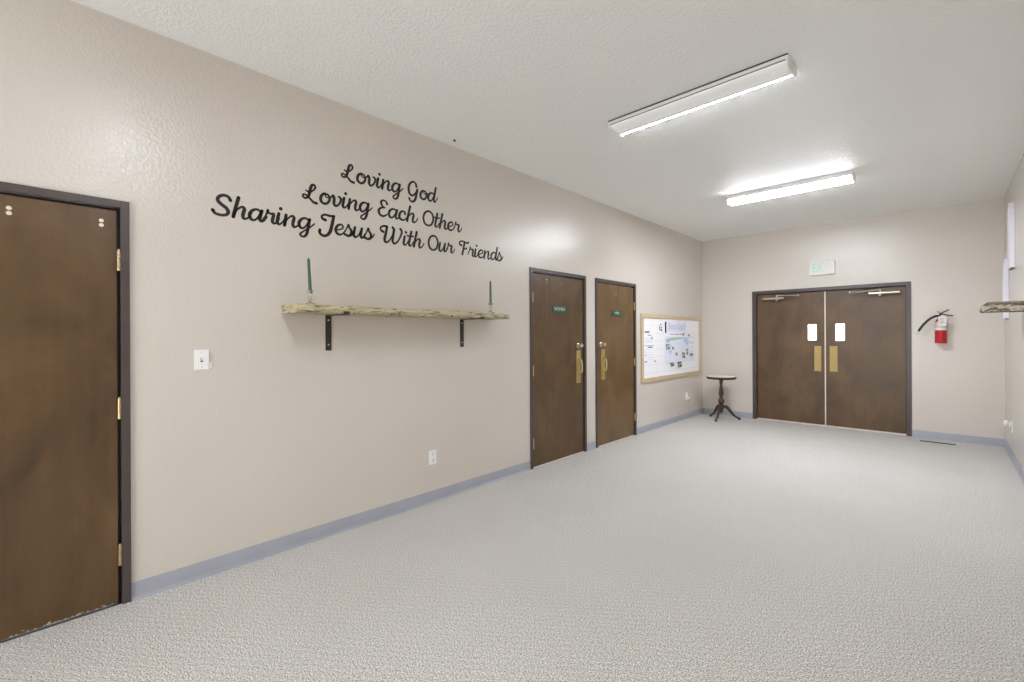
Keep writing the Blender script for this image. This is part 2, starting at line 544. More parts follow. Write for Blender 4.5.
# filled screw holes of a removed closer, and chips along the bottom edge
for yy in (-0.086, 0.227):
    h = MB()
    for zz in (1.945, 1.968):
        h.lathe([(0.0095, 0), (0.0095, 0.0006), (0.001, 0.0008)], (-0.0049, yy, zz), 0, 16)
    tag(h.build('filled_screw_hole', 'hole_fill', d1), 'pair of pale filled screw holes')
h = MB()
for k in range(30):
    yy = random.uniform(-0.1, 0.27)
    wd = random.uniform(0.002, 0.010)
    hh = random.uniform(0.002, 0.007)
    z0 = 0.012 + random.uniform(0, 0.012) * (k % 3 == 0)
    h.prism([(yy - wd, z0), (yy + wd * .8, z0), (yy + wd * .3, z0 + hh), (yy - wd * .5, z0 + hh * .7)], 0, -0.0049, -0.0045)
tag(h.build('chipped_edge', 'scuff', d1), 'pale chips along the bottom edge')

d2 = single_door(2, *D2, -1)
pull_handle(d2, 4.358, 1.012).location.x = -0.004
knob(d2, 4.345, 1.256, 0).location.x = -0.001
h = MB()
for yy, zz, r in ((3.78, 1.975, 0.006), (3.785, 1.945, 0.005), (4.02, 1.955, 0.004)):
    h.lathe([(r, 0), (r, 0.0006), (0.001, 0.0008)], (-0.0049, yy, zz), 0, 12)
for k in range(12):
    yy = 3.60 + random.random() * 0.18; zz = 1.955 + random.random() * 0.035; wd = random.uniform(0.002, 0.009)
    h.prism([(yy - wd, zz), (yy + wd, zz + 0.001), (yy + wd * .4, zz + 0.004)], 0, -0.0049, -0.0045)
tag(h.build('scraped_patch', 'hole_fill', d2), 'small pale scrapes near the top')
d3 = single_door(3, *D3, 1, 'door_warm')
pull_handle(d3, 4.885, 1.012).location.x = -0.004
knob(d3, 4.832, 1.262, 0).location.x = -0.001
h = MB()
for yy, zz, r in ((5.20, 1.93, 0.006), (5.20, 1.905, 0.005), (5.52, 1.915, 0.004)):
    h.lathe([(r, 0), (r, 0.0006), (0.001, 0.0008)], (-0.0049, yy, zz), 0, 12)
tag(h.build('filled_screw_hole', 'hole_fill', d3), 'pale filled screw holes near the top')
door_sign(3.995, 1.668, 'WOMEN', 'small green sign with pale lettering on the left of the paired brown doors')
door_sign(5.215, 1.664, 'MEN', 'small green sign with pale lettering on the brown door nearest the bulletin board')

# ------------------------------------------------------------------ double door on the back wall
bd = empty('door_4', (0, 0, 0), kind='structure')
c, yf = 0.060, L - 0.014
f = MB()
f.box(B[0], B[0] + c, yf, L - 0.0008, 0, HD).box(B[1] - c + 0.008, B[1], yf, L - 0.0008, 0, HD).box(B[0] + c, B[1] - c + 0.008, yf + 0.001, L - 0.0008, HD - 0.05, HD)
f.box(B[0] + ins + .001, B[0] + c, L - 0.0008, L + T - .005, 0, HD - ins - .001)
f.box(B[1] - c + .008, B[1] - ins - .001, L - 0.0008, L + T - .005, 0, HD - ins - .001)
f.box(B[0] + c, B[1] - c + .008, L - 0.0008, L + T - .005, HD - 0.05, HD - ins - .001)
f.build('door_frame', 'frame', bd, bevel=0.002)
f = MB()
f.box(B[0] + c, B[0] + c + .016, L + .078, L + T - .006, 0, HD - .05).box(B[1] - c - .008, B[1] - c + .008, L + .078, L + T - .006, 0, HD - .05)
f.box(B[0] + c + .016, B[1] - c - .008, L + .078, L + T - .006, HD - .068, HD - .05)
f.build('door_stop', 'shade_dark', bd)
MB().box(B[0] + c + .001, B[1] - c + .007, L - 0.012, L + T - .01, 0.0005, 0.017).build('threshold', 'threshold', bd, bevel=.002)
yd0, yd1 = L + 0.030, L + 0.074
def leaf(x0, x1, wx0, wx1, wz0, wz1, px0, px1):
    z0, z1 = 0.019, HD - 0.062
    lf = MB()
    lf.box(x0, wx0, yd0, yd1, z0, z1).box(wx1, x1, yd0, yd1, z0, z1).box(wx0, wx1, yd0, yd1, z0, wz0).box(wx0, wx1, yd0, yd1, wz1, z1)
    o = lf.build('door_leaf', 'door', bd)
    k = MB(); b = 0.010
    k.box(wx0 - b, wx0 + .003, yd0 - .004, yd0 - .0005, wz0 - b, wz1 + b).box(wx1 - .003, wx1 + b, yd0 - .004, yd0 - .0005, wz0 - b, wz1 + b)
    k.box(wx0 + .003, wx1 - .003, yd0 - .004, yd0 - .0005, wz0 - b, wz0 + .003).box(wx0 + .003, wx1 - .003, yd0 - .004, yd0 - .0005, wz1 - .003, wz1 + b)
    k.build('window_bead', 'frame', o)
    tag(MB().box(wx0 + .0005, wx1 - .0005, yd0 + .019, yd0 + .025, wz0 + .0005, wz1 - .0005).build('window_pane', 'pane', o), 'bright narrow glass pane')
    MB().box(px0, px1, yd0 - .0025, yd0 - .0004, 0.822, 1.200).build('push_plate', 'plate_brass', o, bevel=.001)
    for sx in (px0 + .01, px1 - .01):
        for sz in (.832, 1.19):
            MB().lathe([(.004, 0), (.003, -.001), (.0008, -.0014)], (sx, yd0 - .0027, sz), 1, 10).build('screw', 'nickel', o)
    return o
ll = leaf(B[0] + c + .004, 1.7905, 1.578, 1.692, 1.288, 1.528, 1.660, 1.747)
rl = leaf(1.8055, B[1] - c + .004, 1.925, 2.037, 1.280, 1.528, 1.853, 1.948)
MB().box(1.7905, 1.8055, yd0 - .006, yd1 - .01, 0.019, HD - .062).build('meeting_strip', 'gap_light', bd, bevel=.001)
# faint dark notice stuck behind the right pane
nt = MB()
for i, (a, b_) in enumerate(((0.010, 0.022), (0.026, 0.046), (0.050, 0.062), (0.066, 0.082), (0.086, 0.100))):
    nt.box(1.925 + a, 1.925 + b_, yd0 + .0178, yd0 + .0186, 1.468, 1.496 + (0.016 if i == 0 else 0))
tag(nt.build('pane_lettering', 'ink', rl), 'small grey marks at the top of the pane')

def closer(x_body0, x_body1, xp, x_el, z, zel, leafo):
    cl = empty('door_closer', (xp, yd0, z)); cl.parent = leafo
    def R(x): return x - xp
    yb = -0.075
    MB().lathe([(0.008, R(x_body0)), (0.019, R(x_body0) + .003), (0.019, R(x_body1) - .03), (0.013, R(x_body1) - .026), (0.011, R(x_body1))], (0, yb, 0), 0, 20).build('cylinder', 'nickel', cl, smooth=True)
    MB().box(-.022, .022, -.012, -.0005, -.045, .045).box(-.012, .012, -.058, -.011, -.018, .018).build('bracket', 'black_metal', cl, bevel=.002)
    MB().lathe([(.010, -.042), (.020, -.038), (.020, -.022), (.013, -.018), (.013, .030), (.018, .034), (.018, .048), (.006, .054)], (0, yb, 0), 2, 18).build('pivot', 'nickel', cl, smooth=True)
    ex, ez = R(x_el), zel - z
    a = MB().tube([(0, yb, .045), (ex * .5, yb - .03, (.045 + ez) / 2), (ex, yb - .05, ez)], .0105, 8, 1.0)
    a.build('main_arm', 'nickel', cl, smooth=True)
    a = MB().tube([(ex, yb - .05, ez + .010), (ex * .4, yb + .012, .055), (0.02, yb + .044, 2.052 - z)], .006, 8, 1.2)
    a.build('forearm', 'black_metal', cl, smooth=True)
    MB().box(-.018, .030, yb + .038, -.046, 2.034 - z, 2.058 - z).build('shoe', 'frame', cl, bevel=.002)
    MB().lathe([(.004, -.012), (.012, -.010), (.012, .016), (.004, .019)], (ex, yb - .05, ez), 2, 14).build('elbow_joint', 'nickel', cl, smooth=True)
closer(0.975, 1.275, 1.178, 1.485, 1.945, 1.972, ll)
closer(2.650, 2.350, 2.445, 2.110, 1.945, 1.968, rl)

# exit sign over the doors
ex = empty('exit_sign', (1.772, L - 0.0006, 2.362), 'white exit sign box with faded mint letters above the double doors', 'sign')
MB().box(-.158, .158, -.05, 0, -.098, .098).build('sign_body', 'white_plastic', ex, bevel=.006)
MB().box(-.146, .146, -.0525, -.0503, -.086, .086).build('sign_face', 'label', ex, bevel=.001)
me_x = -0.098
for ch, mt, xx in (('E', 'mint', -.092), ('X', 'mint', -.028), ('I', 'mint_pale', .028), ('T', 'mint_pale', .080)):
    text_obj('lettering', ch, 0.170, mt, ex, (xx, -.0532, 0), (math.pi / 2, 0, 0), 0.62, 1.08)

# ------------------------------------------------------------------ ceiling lights
def dim_edges(o, glow):
    """the prismatic side bands of a wrap lens glow less than its flat bottom"""
    o.data.materials.append(M[glow + '_edge'])
    for p in o.data.polygons:
        if p.normal.z > -0.95: p.material_index = 1
def ceiling_light(x0, x1, y, lit, label, glow='lens_lit'):
    Lh = (x1 - x0) / 2
    r = empty('ceiling_light', ((x0 + x1) / 2, y, H - 0.0006), label, 'ceiling light', 'fluorescent strip lights on the ceiling')
    w2, dp = 0.108, (0.052 if lit == 1 else 0.078)
    hd = 0.030 if lit == 1 else 0.046
    h = MB().prism([(-w2, 0), (w2, 0), (w2, -hd + .008), (w2 - .012, -hd), (-w2 + .012, -hd), (-w2, -hd + .008)], 0, -Lh + .012, Lh - .012)
    h.build('housing', 'white_enamel', r, bevel=.001)
    prof = [(-w2 + .010, -hd - .0005), (w2 - .010, -hd - .0005), (w2 - .018, -hd - .010), (w2 - .045, -dp), (.03, -dp - .003), (-.03, -dp - .003), (-w2 + .045, -dp), (-w2 + .018, -hd - .010)]
    if lit == 2:
        MB().prism(prof, 0, -Lh + .014, Lh - .014).build('lens', glow, r, smooth=False)
        dim_edges(r.children[-1], glow)
    else:
        prof1 = [(-w2 + .004, -.0305), (.055, -.0305), (.055, -dp - .002), (.03, -dp - .003), (-.03, -dp - .003), (-w2 + .030, -dp), (-w2 + .006, -.046)]
        MB().prism(prof1, 0, -Lh + .014, Lh - .014).build('lens', 'lens', r)
        prof2 = [(.0555, -.0305), (w2 - .006, -.0305), (w2 - .014, -.038), (w2 - .035, -dp), (.0555, -dp - .002)]
        tag(MB().prism(prof2, 0, -Lh + .016, Lh - .016).build('lit_lens', 'tube_lit', r), 'glowing far half of the lens')
        dim_edges(r.children[-1], 'tube_lit')
        MB().box(-Lh, Lh, -w2 - .005, -w2 - .0022, -.007, 0).build('contact_shade', 'shade_dark', r)  # dark strip painting the contact shadow between housing and ceiling
        MB().box(-Lh + .0135, Lh - .0135, -w2 - .0006, -w2 + .0035, -.0335, -.0300).build('lens_seam', 'frame', r)
    for s in (-1, 1):
        cp = MB().prism([(-w2 - .002, 0), (w2 + .002, 0), (w2 + .002, -.048), (w2 - .026, -dp - .006), (-w2 + .026, -dp - .006), (-w2 - .002, -.048)], 0,
                        s * Lh, s * (Lh - .0125))
        cp.build('end_cap', 'white_enamel', r, bevel=.002)
    return r
ceiling_light(1.215, 2.425, 3.150, 1, 'long ceiling strip light with only its far edge glowing, nearest in the photo')
ceiling_light(1.215, 2.425, 5.760, 2, 'fully glowing ceiling strip light closest to the double doors')
ceiling_light(1.236, 2.450, 0.480, 2, 'fully glowing ceiling strip light overhead beside the wide near door', 'lens_dim')
ceiling_light(1.236, 2.450, -2.150, 2, 'added unseen ceiling strip light for fill at the rear end of the room', 'lens_dim')  # extra fixture added out of view to raise the fill light

tag(MB().lathe([(.012, 0), (.012, -.003), (.005, -.005), (.004, -.016), (.001, -.018)], (0, 0, 0), 2, 14).build('ceiling_hook', 'black_metal', None, smooth=True, loc=(0.11, 2.426, H - .0005)),
    'tiny black hook in the ceiling beside the left wall', 'hook')

# ------------------------------------------------------------------ script lettering on the left wall
GL = {   # name: (advance, [strokes of (x, y, width)], [dots]) in mm on a 72 mm x-height
 'L': (100, [[(20,72,7),(38,66,6),(58,78,6),(74,102,8),(70,118,9),(56,118,10),(47,96,12),(40,60,12),(31,32,9),(14,20,8),(2,28,8),(4,42,7),(20,42,7),(44,22,9),(62,4,10),(82,0,11)]], []),
 'G': (98, [[(72,90,13),(66,112,9),(48,120,9),(26,104,10),(12,66,12),(18,22,12),(38,8,10),(60,26,8),(76,56,8)], [(79,64,12),(73,30,12),(62,-18,12),(44,-40,10),(26,-38,9),(16,-20,11)]], []),
 'S': (98, [[(94,96,11),(84,114,10),(58,120,10),(34,106,11),(28,84,12),(46,64,12),(72,46,12),(82,24,12),(70,6,10),(42,0,10),(14,6,10),(2,22,12)]], []),
 'E': (72, [[(66,98,12),(60,114,8),(40,120,8),(26,102,11),(34,76,9),(52,66,6)], [(52,66,6),(24,58,9),(10,32,12),(20,6,11),(42,0,9),(66,18,6)]], []),
 'O': (106, [[(60,120,9),(28,104,10),(10,58,11),(22,14,11),(52,0,9),(84,16,10),(100,62,11),(88,106,10),(60,120,9),(52,119,9)]], []),
 'J': (104, [[(44,84,12),(26,90,11),(20,106,9),(40,120,9),(72,118,10),(102,122,8)], [(98,120,12),(88,66,14),(74,10,14),(54,-18,12),(28,-26,11),(6,-10,11),(8,10,12)]], []),
 'W': (186, [[(30,76,12),(12,86,10),(12,106,8),(34,120,9),(60,120,12)], [(60,120,12),(50,66,13),(40,16,13),(54,0,10),(78,18,7),(104,64,7),(120,110,6)], [(104,122,11),(114,104,12),(108,60,12),(104,14,12),(120,0,10),(148,26,8),(172,76,9),(178,104,11),(166,122,11)]], []),
 'F': (96, [[(30,82,12),(14,90,10),(14,108,8),(36,120,8),(66,112,9),(90,112,9),(100,122,8)], [(60,116,12),(50,60,12),(38,4,12)], [(50,58,7),(68,56,8),(78,64,9)]], []),
 'a': (68, [[(54,60,8),(40,71,8),(20,62,10),(6,34,12),(12,6,11),(28,4,8),(44,28,6),(58,66,7)], [(60,68,11),(52,34,12),(50,12,12),(58,2,9),(70,12,6),(82,36,5)]], []),
 'c': (52, [[(46,52,11),(42,68,9),(24,68,9),(8,42,12),(10,12,12),(28,1,9),(46,10,6),(62,34,5)]], []),
 'd': (68, [[(54,60,8),(40,71,8),(20,62,10),(6,34,12),(12,6,11),(28,4,8),(44,28,6),(60,72,7)], [(70,122,11),(60,66,12),(52,18,12),(58,2,9),(70,12,6),(84,44,5)]], []),
 'e': (54, [[(10,30,6),(34,38,6),(48,54,7),(40,71,8),(20,64,10),(6,36,12),(12,8,12),(30,0,9),(48,12,6),(64,38,5)]], []),
 'g': (72, [[(54,60,8),(40,71,8),(20,62,10),(6,34,12),(12,6,11),(28,4,8),(44,28,6),(58,66,7)], [(60,68,11),(54,30,12),(46,-24,12),(34,-50,9),(18,-52,8),(12,-38,8),(30,-16,6),(60,14,6),(84,44,5)]], []),
 'h': (70, [[(30,122,12),(18,60,12),(8,2,12)], [(10,20,5),(28,54,6),(46,70,9),(54,58,12),(48,24,12),(50,4,11),(60,2,8),(72,14,6),(84,40,5)]], []),
 'i': (34, [[(14,70,11),(8,34,12),(6,12,12),(14,2,9),(26,12,6),(40,40,5)]], [(24,104,9)]),
 'n': (70, [[(14,70,11),(10,34,12),(6,2,12)], [(8,20,5),(26,54,6),(44,70,9),(52,58,12),(46,24,12),(48,4,11),(58,2,8),(70,14,6),(84,42,5)]], []),
 'o': (62, [[(44,66,7),(26,70,9),(8,44,12),(8,14,12),(26,0,10),(46,12,10),(56,40,10),(48,64,8),(36,68,6),(32,54,5),(44,46,5),(66,56,5)]], []),
 'r': (54, [[(-6,12,5),(10,48,6),(18,78,10)], [(16,70,8),(28,60,8),(44,60,11),(40,32,12),(38,12,12),(46,2,9),(58,12,6),(70,38,5)]], []),
 's': (50, [[(-8,10,5),(12,46,5),(26,80,9),(30,62,9),(42,40,12),(40,14,12),(24,1,10),(4,8,11)], [(36,6,6),(52,20,6),(64,46,5)]], []),
 't': (38, [[(28,116,12),(18,66,12),(10,16,12),(18,2,9),(30,12,6),(44,40,5)], [(-2,80,8),(20,78,7),(42,82,8)]], []),
 'u': (70, [[(14,70,11),(8,34,12),(6,12,12),(18,1,10),(36,20,6),(52,62,6)], [(56,70,11),(50,34,12),(48,12,12),(56,2,9),(68,12,6),(82,42,5)]], []),
 'v': (64, [[(4,56,8),(14,69,10),(20,50,12),(18,16,12),(28,1,10),(46,16,8),(58,46,9),(54,66,9),(44,68,7)], [(54,56,5),(74,60,5)]], []),
}
def _reshape(ch, fx, dy):
    adv, st, dots = GL[ch]
    GL[ch] = (adv * fx, [[(x * fx, y + dy, w) for x, y, w in q] for q in st], dots)
for ch, fx, dy in (('S', .76, 0), ('L', .90, -9), ('O', .84, 0), ('W', .86, 0), ('J', .84, 0), ('F', .95, 0), ('E', .95, 0)):
    _reshape(ch, fx, dy)
GL['i'] = (GL['i'][0], GL['i'][1], [(23, 103, 11.5)])
def ribbon(mb, stroke, x0, z0, sx, depth=0.0009):
    pts = spline(stroke, 7)
    P = [(x0 + p[0] * sx * 0.001, z0 + p[1] * 0.001, (p[2] * 0.82 + 0.6) * 0.001) for p in pts]
    n = len(P)
    lft, rgt = [], []
    for i in range(n):
        a, b_ = P[max(i - 1, 0)], P[min(i + 1, n - 1)]
        dx, dz = b_[0] - a[0], b_[1] - a[1]
        d = math.hypot(dx, dz) or 1
        nx, nz = -dz / d, dx / d
        lft.append((P[i][0] + nx * P[i][2], P[i][1] + nz * P[i][2]))
        rgt.append((P[i][0] - nx * P[i][2], P[i][1] - nz * P[i][2]))
    vs = [(depth, y, z) for y, z in lft] + [(depth, y, z) for y, z in rgt] + [(0.0002, y, z) for y, z in lft] + [(0.0002, y, z) for y, z in rgt]
    fs = []
    for i in range(n - 1):
        fs.append((i, i + 1, n + i + 1, n + i))
        fs.append((i, 2 * n + i, 2 * n + i + 1, i + 1))
        fs.append((n + i, n + i + 1, 3 * n + i + 1, 3 * n + i))
    mb.add(vs, fs)
    for e in (0, n - 1):
        disc(mb, P[e][0], P[e][1], P[e][2], depth)
def disc(mb, y, z, r, depth=0.0009):
    k = 14
    poly = [(y + r * math.cos(2 * math.pi * i / k), z + r * math.sin(2 * math.pi * i / k)) for i in range(k)]
    mb.prism(poly, 0, 0.0002, depth)
def word(s, y0, y1, z, parent):
    """set the word so that its ink runs from y0 to y1"""
    x = 0; pos = []
    for ch in s:
        pos.append((ch, x)); x += GL[ch][0]
    xs = [px + p[0] + e * p[2] / 2 for ch, px in pos for st in GL[ch][1] for p in st for e in (-1, 1)]
    lo, hi = min(xs), max(xs)
    sx = (y1 - y0) * 1000 / (hi - lo)
    mb = MB()
    for ch, px in pos:
        off = y0 + (px - lo) * sx * 0.001
        for st in GL[ch][1]:
            ribbon(mb, st, off, z, sx)
        for d_ in GL[ch][2]:
            disc(mb, off + d_[0] * sx * 0.001, z + d_[1] * 0.001, d_[2] * 0.001)
    me = mb.build('lettered_word', 'vinyl_letter', parent)
    return me
for (yl, zl, words_, lab) in (
    (1.9, 2.495, (('Loving', 1.487, 1.998), ('God', 2.038, 2.332)), 'top line of black script wall lettering, reading Loving God'),
    (1.9, 2.289, (('Loving', 1.218, 1.730), ('Each', 1.772, 2.134), ('Other', 2.178, 2.597)), 'middle line of black script wall lettering, reading Loving Each Other'),
    (1.9, 2.094, (('Sharing', 0.701, 1.301), ('Jesus', 1.326, 1.746), ('With', 1.791, 2.192), ('Our', 2.229, 2.514), ('Friends', 2.562, 3.114)), 'bottom line of black script wall lettering, reading Sharing Jesus With Our Friends')):
    e = empty('wall_lettering', (0, yl, zl), lab, 'wall lettering', 'black script lettering above the shelf')
    for (s_, a, b_) in words_:
        word(s_, a - yl, b_ - yl, 0.0, e)

# ------------------------------------------------------------------ live-edge shelves
def plank(name, mat, y0, y1, z0, z1, depth, seed, endtaper=0.0, side=1, mirrorx=None, narrow=0.0):
    rnd = random.Random(seed)
    n = 46
    mbk = MB()
    rows = []
    for i in range(n + 1):
        t = i / n
        y = y0 + (y1 - y0) * t
        wob = 0.006 * math.sin(t * 17 + seed) + 0.004 * math.sin(t * 41 + seed * 2) + rnd.uniform(-.0025, .0025)
        d = depth + wob - narrow * t
        tp = 0
        if endtaper and t > 0.90: tp = (t - 0.90) / 0.10
        zt = z1 - tp * endtaper * 0.7 + rnd.uniform(-.0012, .0012)
        zb = z0 + tp * endtaper * 0.3 + rnd.uniform(-.0012, .0012) + 0.002 * math.sin(t * 23)
        if tp: d -= 0.02 * tp * tp
        ring = [(0.0015, zb), (d * .6, zb), (d - .018, zb - .001), (d - .004, zb + .008 + rnd.uniform(-.003, .003)), (d + rnd.uniform(-.002, .003), (zb + zt) / 2),
                (d - .006, zt - .006 + rnd.uniform(-.002, .002)), (d - .02, zt), (0.0015, zt)]
        rows.append([(x, y, z) for x, z in ring])
    vs = [p for r in rows for p in r]
    k = 8
    fs = []
    for i in range(n):
        for j in range(k):
            j2 = (j + 1) % k
            fs.append((i * k + j, i * k + j2, (i + 1) * k + j2, (i + 1) * k + j))
    fs.append(tuple(range(k))); fs.append(tuple(n * k + j for j in range(k - 1, -1, -1)))
    if mirrorx: vs = [(mirrorx - x, y, z) for x, y, z in vs]
    mbk.add(vs, fs)
    return mbk

sh = empty('wall_shelf', (0, 2.0, 1.524), 'long live-edge wooden shelf on black brackets under the wall lettering', 'shelf', 'live-edge wall shelves')
p = plank('plank', 'shelf', 1.082 - 2.0, 2.945 - 2.0, 0.0, 0.053, 0.258, 3, 0.014)
p.build('plank', 'shelf', sh, smooth=True)
def bracket(parent, y, zt, depth, mx=1, base=0.0):
    w2 = 0.0205
    b = MB()
    X = lambda a: base + mx * a
    b.box(*sorted((X(.0008), X(.0055))), y - w2, y + w2, zt - .245, zt - .0012)
    b.box(*sorted((X(.0055), X(depth + .006))), y - w2, y + w2, zt - .0062, zt - .0012)
    b.box(*sorted((X(depth + .006), X(depth + .0105))), y - w2, y + w2, zt - .0062, zt + .014)
    o = b.build('bracket', 'black_metal', parent, bevel=.0012)
    for zz in (-.035, -.205):
        MB().lathe([(.0065, 0), (.005, mx * .002), (.001, mx * .003)], (X(.0057), y, zt + zz), 0, 12).build('screw', 'nickel', o, smooth=True)
bracket(sh, 1.389 - 2.0, 0.0, 0.264)
bracket(sh, 2.586 - 2.0, 0.0, 0.264)
rs = empty('wall_shelf', (W, 6.15, 1.576), 'short weathered driftwood shelf on the right wall near the white boards', 'shelf', 'live-edge wall shelves')
plank('plank', 'shelf_dark', 5.95 - 6.15, 6.35 - 6.15, 0.0, 0.060, 0.278, 9, 0.0, mirrorx=1e-9).build('plank', 'shelf_dark', rs, smooth=True)
tag(plank('plank', 'shelf_dark', 5.94 - 6.15, 6.36 - 6.15, 0.0625, 0.082, 0.252, 5, 0.0, mirrorx=1e-9).build('top_board', 'old_board', rs, smooth=True), 'darker thin board on top')
bracket(rs, 6.20 - 6.15, 0.0, 0.262, -1)

def candlestick(x, y, z, hc, lean, label):
    c_ = empty('candlestick', (x, y, z), label, 'candlestick', 'green taper candles in glass holders')
    g = MB().lathe([(.004, .0005), (.036, .0008), (.038, .004), (.030, .008), (.012, .013), (.008, .022), (.012, .030), (.008, .040), (.007, .050), (.013, .058), (.018, .072), (.0185, .092), (.0125, .093), (.0115, .074), (.003, .073)], seg=24)
    g.build('glass_holder', 'glass', c_, smooth=True)
    b = Vector((0, 0, .0735)); top = Vector((0, lean, .0735 + hc))
    m = MB().tube([b, b.lerp(top, .5), b.lerp(top, .97), top], [.0108, .0095, .0082, .004], 16)
    cd = m.build('candle', 'candle', c_, smooth=True)
    MB().tube([top - Vector((0, 0, .001)), top + Vector((0, .001, .008))], .0012, 6).build('wick', 'wick', cd)
candlestick(0.150, 1.206, 1.5783, 0.222, -0.010, 'green taper candle in a clear glass holder at the near left end of the shelf')
candlestick(0.150, 2.797, 1.5783, 0.212, 0.0, 'green taper candle in a clear glass holder at the far end of the shelf')

# ------------------------------------------------------------------ switch and outlets
sw = empty('light_switch', (0.0005, 0.650, 1.246), 'white toggle light switch on the wall between the near door and the shelf', 'light switch')
MB().box(0, .0055, -.036, .036, -.058, .058).build('cover_plate', 'white_plastic', sw, bevel=.002)
MB().box(.0057, .0065, -.006, .006, -.013, .013).build('toggle_slot', 'ivory_slot', sw)
MB().prism([(.0066, -.006), (.0066, .006), (.018, .013), (.020, .008)], 1, -.0045, .0045).build('toggle', 'white_plastic', sw, bevel=.001)
for zz in (-.042, .042):
    MB().lathe([(.003, 0), (.002, .001)], (.0056, 0, zz), 0, 10).build('screw', 'nickel', sw)
MB().box(0.0002, .004, .0365, .050, -.050, -.014).build('clear_tab', 'label', sw, bevel=.001)

def outlet(loc, label, rz=0):
    o = empty('wall_outlet', loc, label, 'outlet', 'white wall outlets', rz=rz)
    MB().box(0, .0055, -.037, .037, -.060, .060).build('cover_plate', 'white_plastic', o, bevel=.002)
    for zz in (-.026, .026):
        r = MB().lathe([(.0165, 0), (.0165, .002), (.015, .0028)], (.0056, 0, zz), 0, 22).build('socket', 'white_enamel', o, smooth=True)
        s = MB().box(.0085, .0092, -.0075, -.0052, zz - .001, zz + .010).box(.0085, .0092, .0052, .0075, zz - .001, zz + .009)
        s.lathe([(.0026, .0085), (.0026, .0092)], (0, 0, zz - .008), 0, 10)
        s.build('slot', 'ivory_slot', r)
    MB().lathe([(.003, 0), (.002, .001)], (.0056, 0, 0), 0, 10).build('screw', 'nickel', o)
    return o
outlet((0.0005, 2.265, 0.370), 'white duplex outlet low on the wall below the far bracket of the shelf')
outlet((0.0005, 7.405, 0.372), 'white duplex outlet low on the wall under the bulletin board')
outlet((W - 0.0005, 7.27, 0.360), 'white duplex outlet low on the right wall', math.pi)
pg = empty('plug_adapter', (0.0100, 7.425, 0.335), 'small grey plug pushed into the outlet under the bulletin board', 'plug')
MB().box(0, .028, -.020, .020, -.022, .022).build('plug_body', 'label', pg, bevel=.006)
MB().tube(spline([(.018, 0, -.022), (.020, 0, -.040), (.014, .004, -.056)], 5), .004, 8).build('cord_stub', 'frame', pg, smooth=True)
af = empty('air_freshener', (W - 0.0102, 7.27, 0.388), 'round white plug-in air freshener in the right wall outlet', 'air freshener')
MB().box(-.022, 0, -.018, .018, -.022, .022).build('plug_base', 'white_plastic', af, bevel=.004)
MB().lathe([(.010, -.0225), (.030, -.026), (.036, -.036), (.032, -.048), (.014, -.054), (.002, -.055)], (0, 0, .010), 0, 26).build('scent_globe', 'white_plastic', af, smooth=True)

# ------------------------------------------------------------------ bulletin board
BY0, BY1, BZ0, BZ1 = 5.838, 7.960, 0.703, 1.680
bb = empty('bulletin_board', (0.0006, (BY0 + BY1) / 2, (BZ0 + BZ1) / 2), 'large pine framed bulletin board covered with papers beside the corner', 'bulletin board')
hw, hh, fw_ = (BY1 - BY0) / 2, (BZ1 - BZ0) / 2, 0.06
fm = MB()
for (a, b_, c_, d_) in ((-hw, hw, hh - fw_, hh), (-hw, hw, -hh, -hh + fw_), (-hw, -hw + fw_, -hh + fw_, hh - fw_), (hw - fw_, hw, -hh + fw_, hh - fw_)):
    fm.box(0, .024, a, b_, c_, d_)
fm.build('frame', 'pine', bb, bevel=.003)
MB().box(0.001, .010, -hw + fw_, hw - fw_, -hh + fw_, hh - fw_).build('backing', 'paper', bb)
st = MB()
for k in range(7):
    zz = -hh + .12 + k * .115
    st.box(.0101, .0108, -hw + fw_ + .005, hw - fw_ - .005, zz, zz + .012)
tag(st.build('backing_stripe', 'paper_lilac', bb), 'faint pale stripes across the backing')
# board content is placed by fractions of the board (0..1 across, 0..1 down)
def bp(u, v): return (BY0 + fw_ + (BY1 - BY0 - 2 * fw_) * u, BZ1 - fw_ - (BZ1 - BZ0 - 2 * fw_) * v)
layer = [0.0120]
def sheet(name, u0, v0, u1, v1, mat, label, cat, marks=(), group='papers pinned on the bulletin board', tilt=0.0, pin=True):
    y0, z1 = bp(u0, v0); y1, z0 = bp(u1, v1)
    layer[0] += 0.0006
    e = empty(name, (layer[0], (y0 + y1) / 2, (z0 + z1) / 2), label, cat, group)
    e.rotation_euler = (tilt, 0, 0)
    a, b_ = (y1 - y0) / 2, (z1 - z0) / 2
    # sheet with slightly curled lower edge
    n = 6
    vs, fs = [], []
    for i in range(n + 1):
        z = b_ - 2 * b_ * i / n
        lift = 0.004 * max(0, i / n - .6) ** 2
        vs += [(lift, -a, z), (lift, a, z)]
    for i in range(n): fs.append((2 * i, 2 * i + 1, 2 * i + 3, 2 * i + 2))
    m_ = MB(); m_.add(vs, fs)
    so = m_.build('sheet', mat, e)
    sd = so.modifiers.new('thickness', 'SOLIDIFY'); sd.thickness = 0.0003
    for mm, rects in marks:
        k = MB()
        for (p0, q0, p1, q1) in rects:
            k.box(.0016, .0020, -a + 2 * a * p0, -a + 2 * a * p1, b_ - 2 * b_ * q1, b_ - 2 * b_ * q0)
        k.build('printing', mm, e)
    if pin:
        MB().lathe([(.004, .0018), (.004, .004), (.0025, .006), (.0045, .010), (.001, .011)], (0, 0, b_ - .008), 0, 12).build('pushpin', 'nickel', e, smooth=True)
    return e
def lines(n, u0=.1, u1=.9, v0=.15, v1=.85, th=.03, rag=.25):
    r = []
    for i in range(n):
        v = v0 + (v1 - v0) * i / max(1, n - 1)
        r.append((u0, v, u1 - random.random() * rag, v + th))
    return r
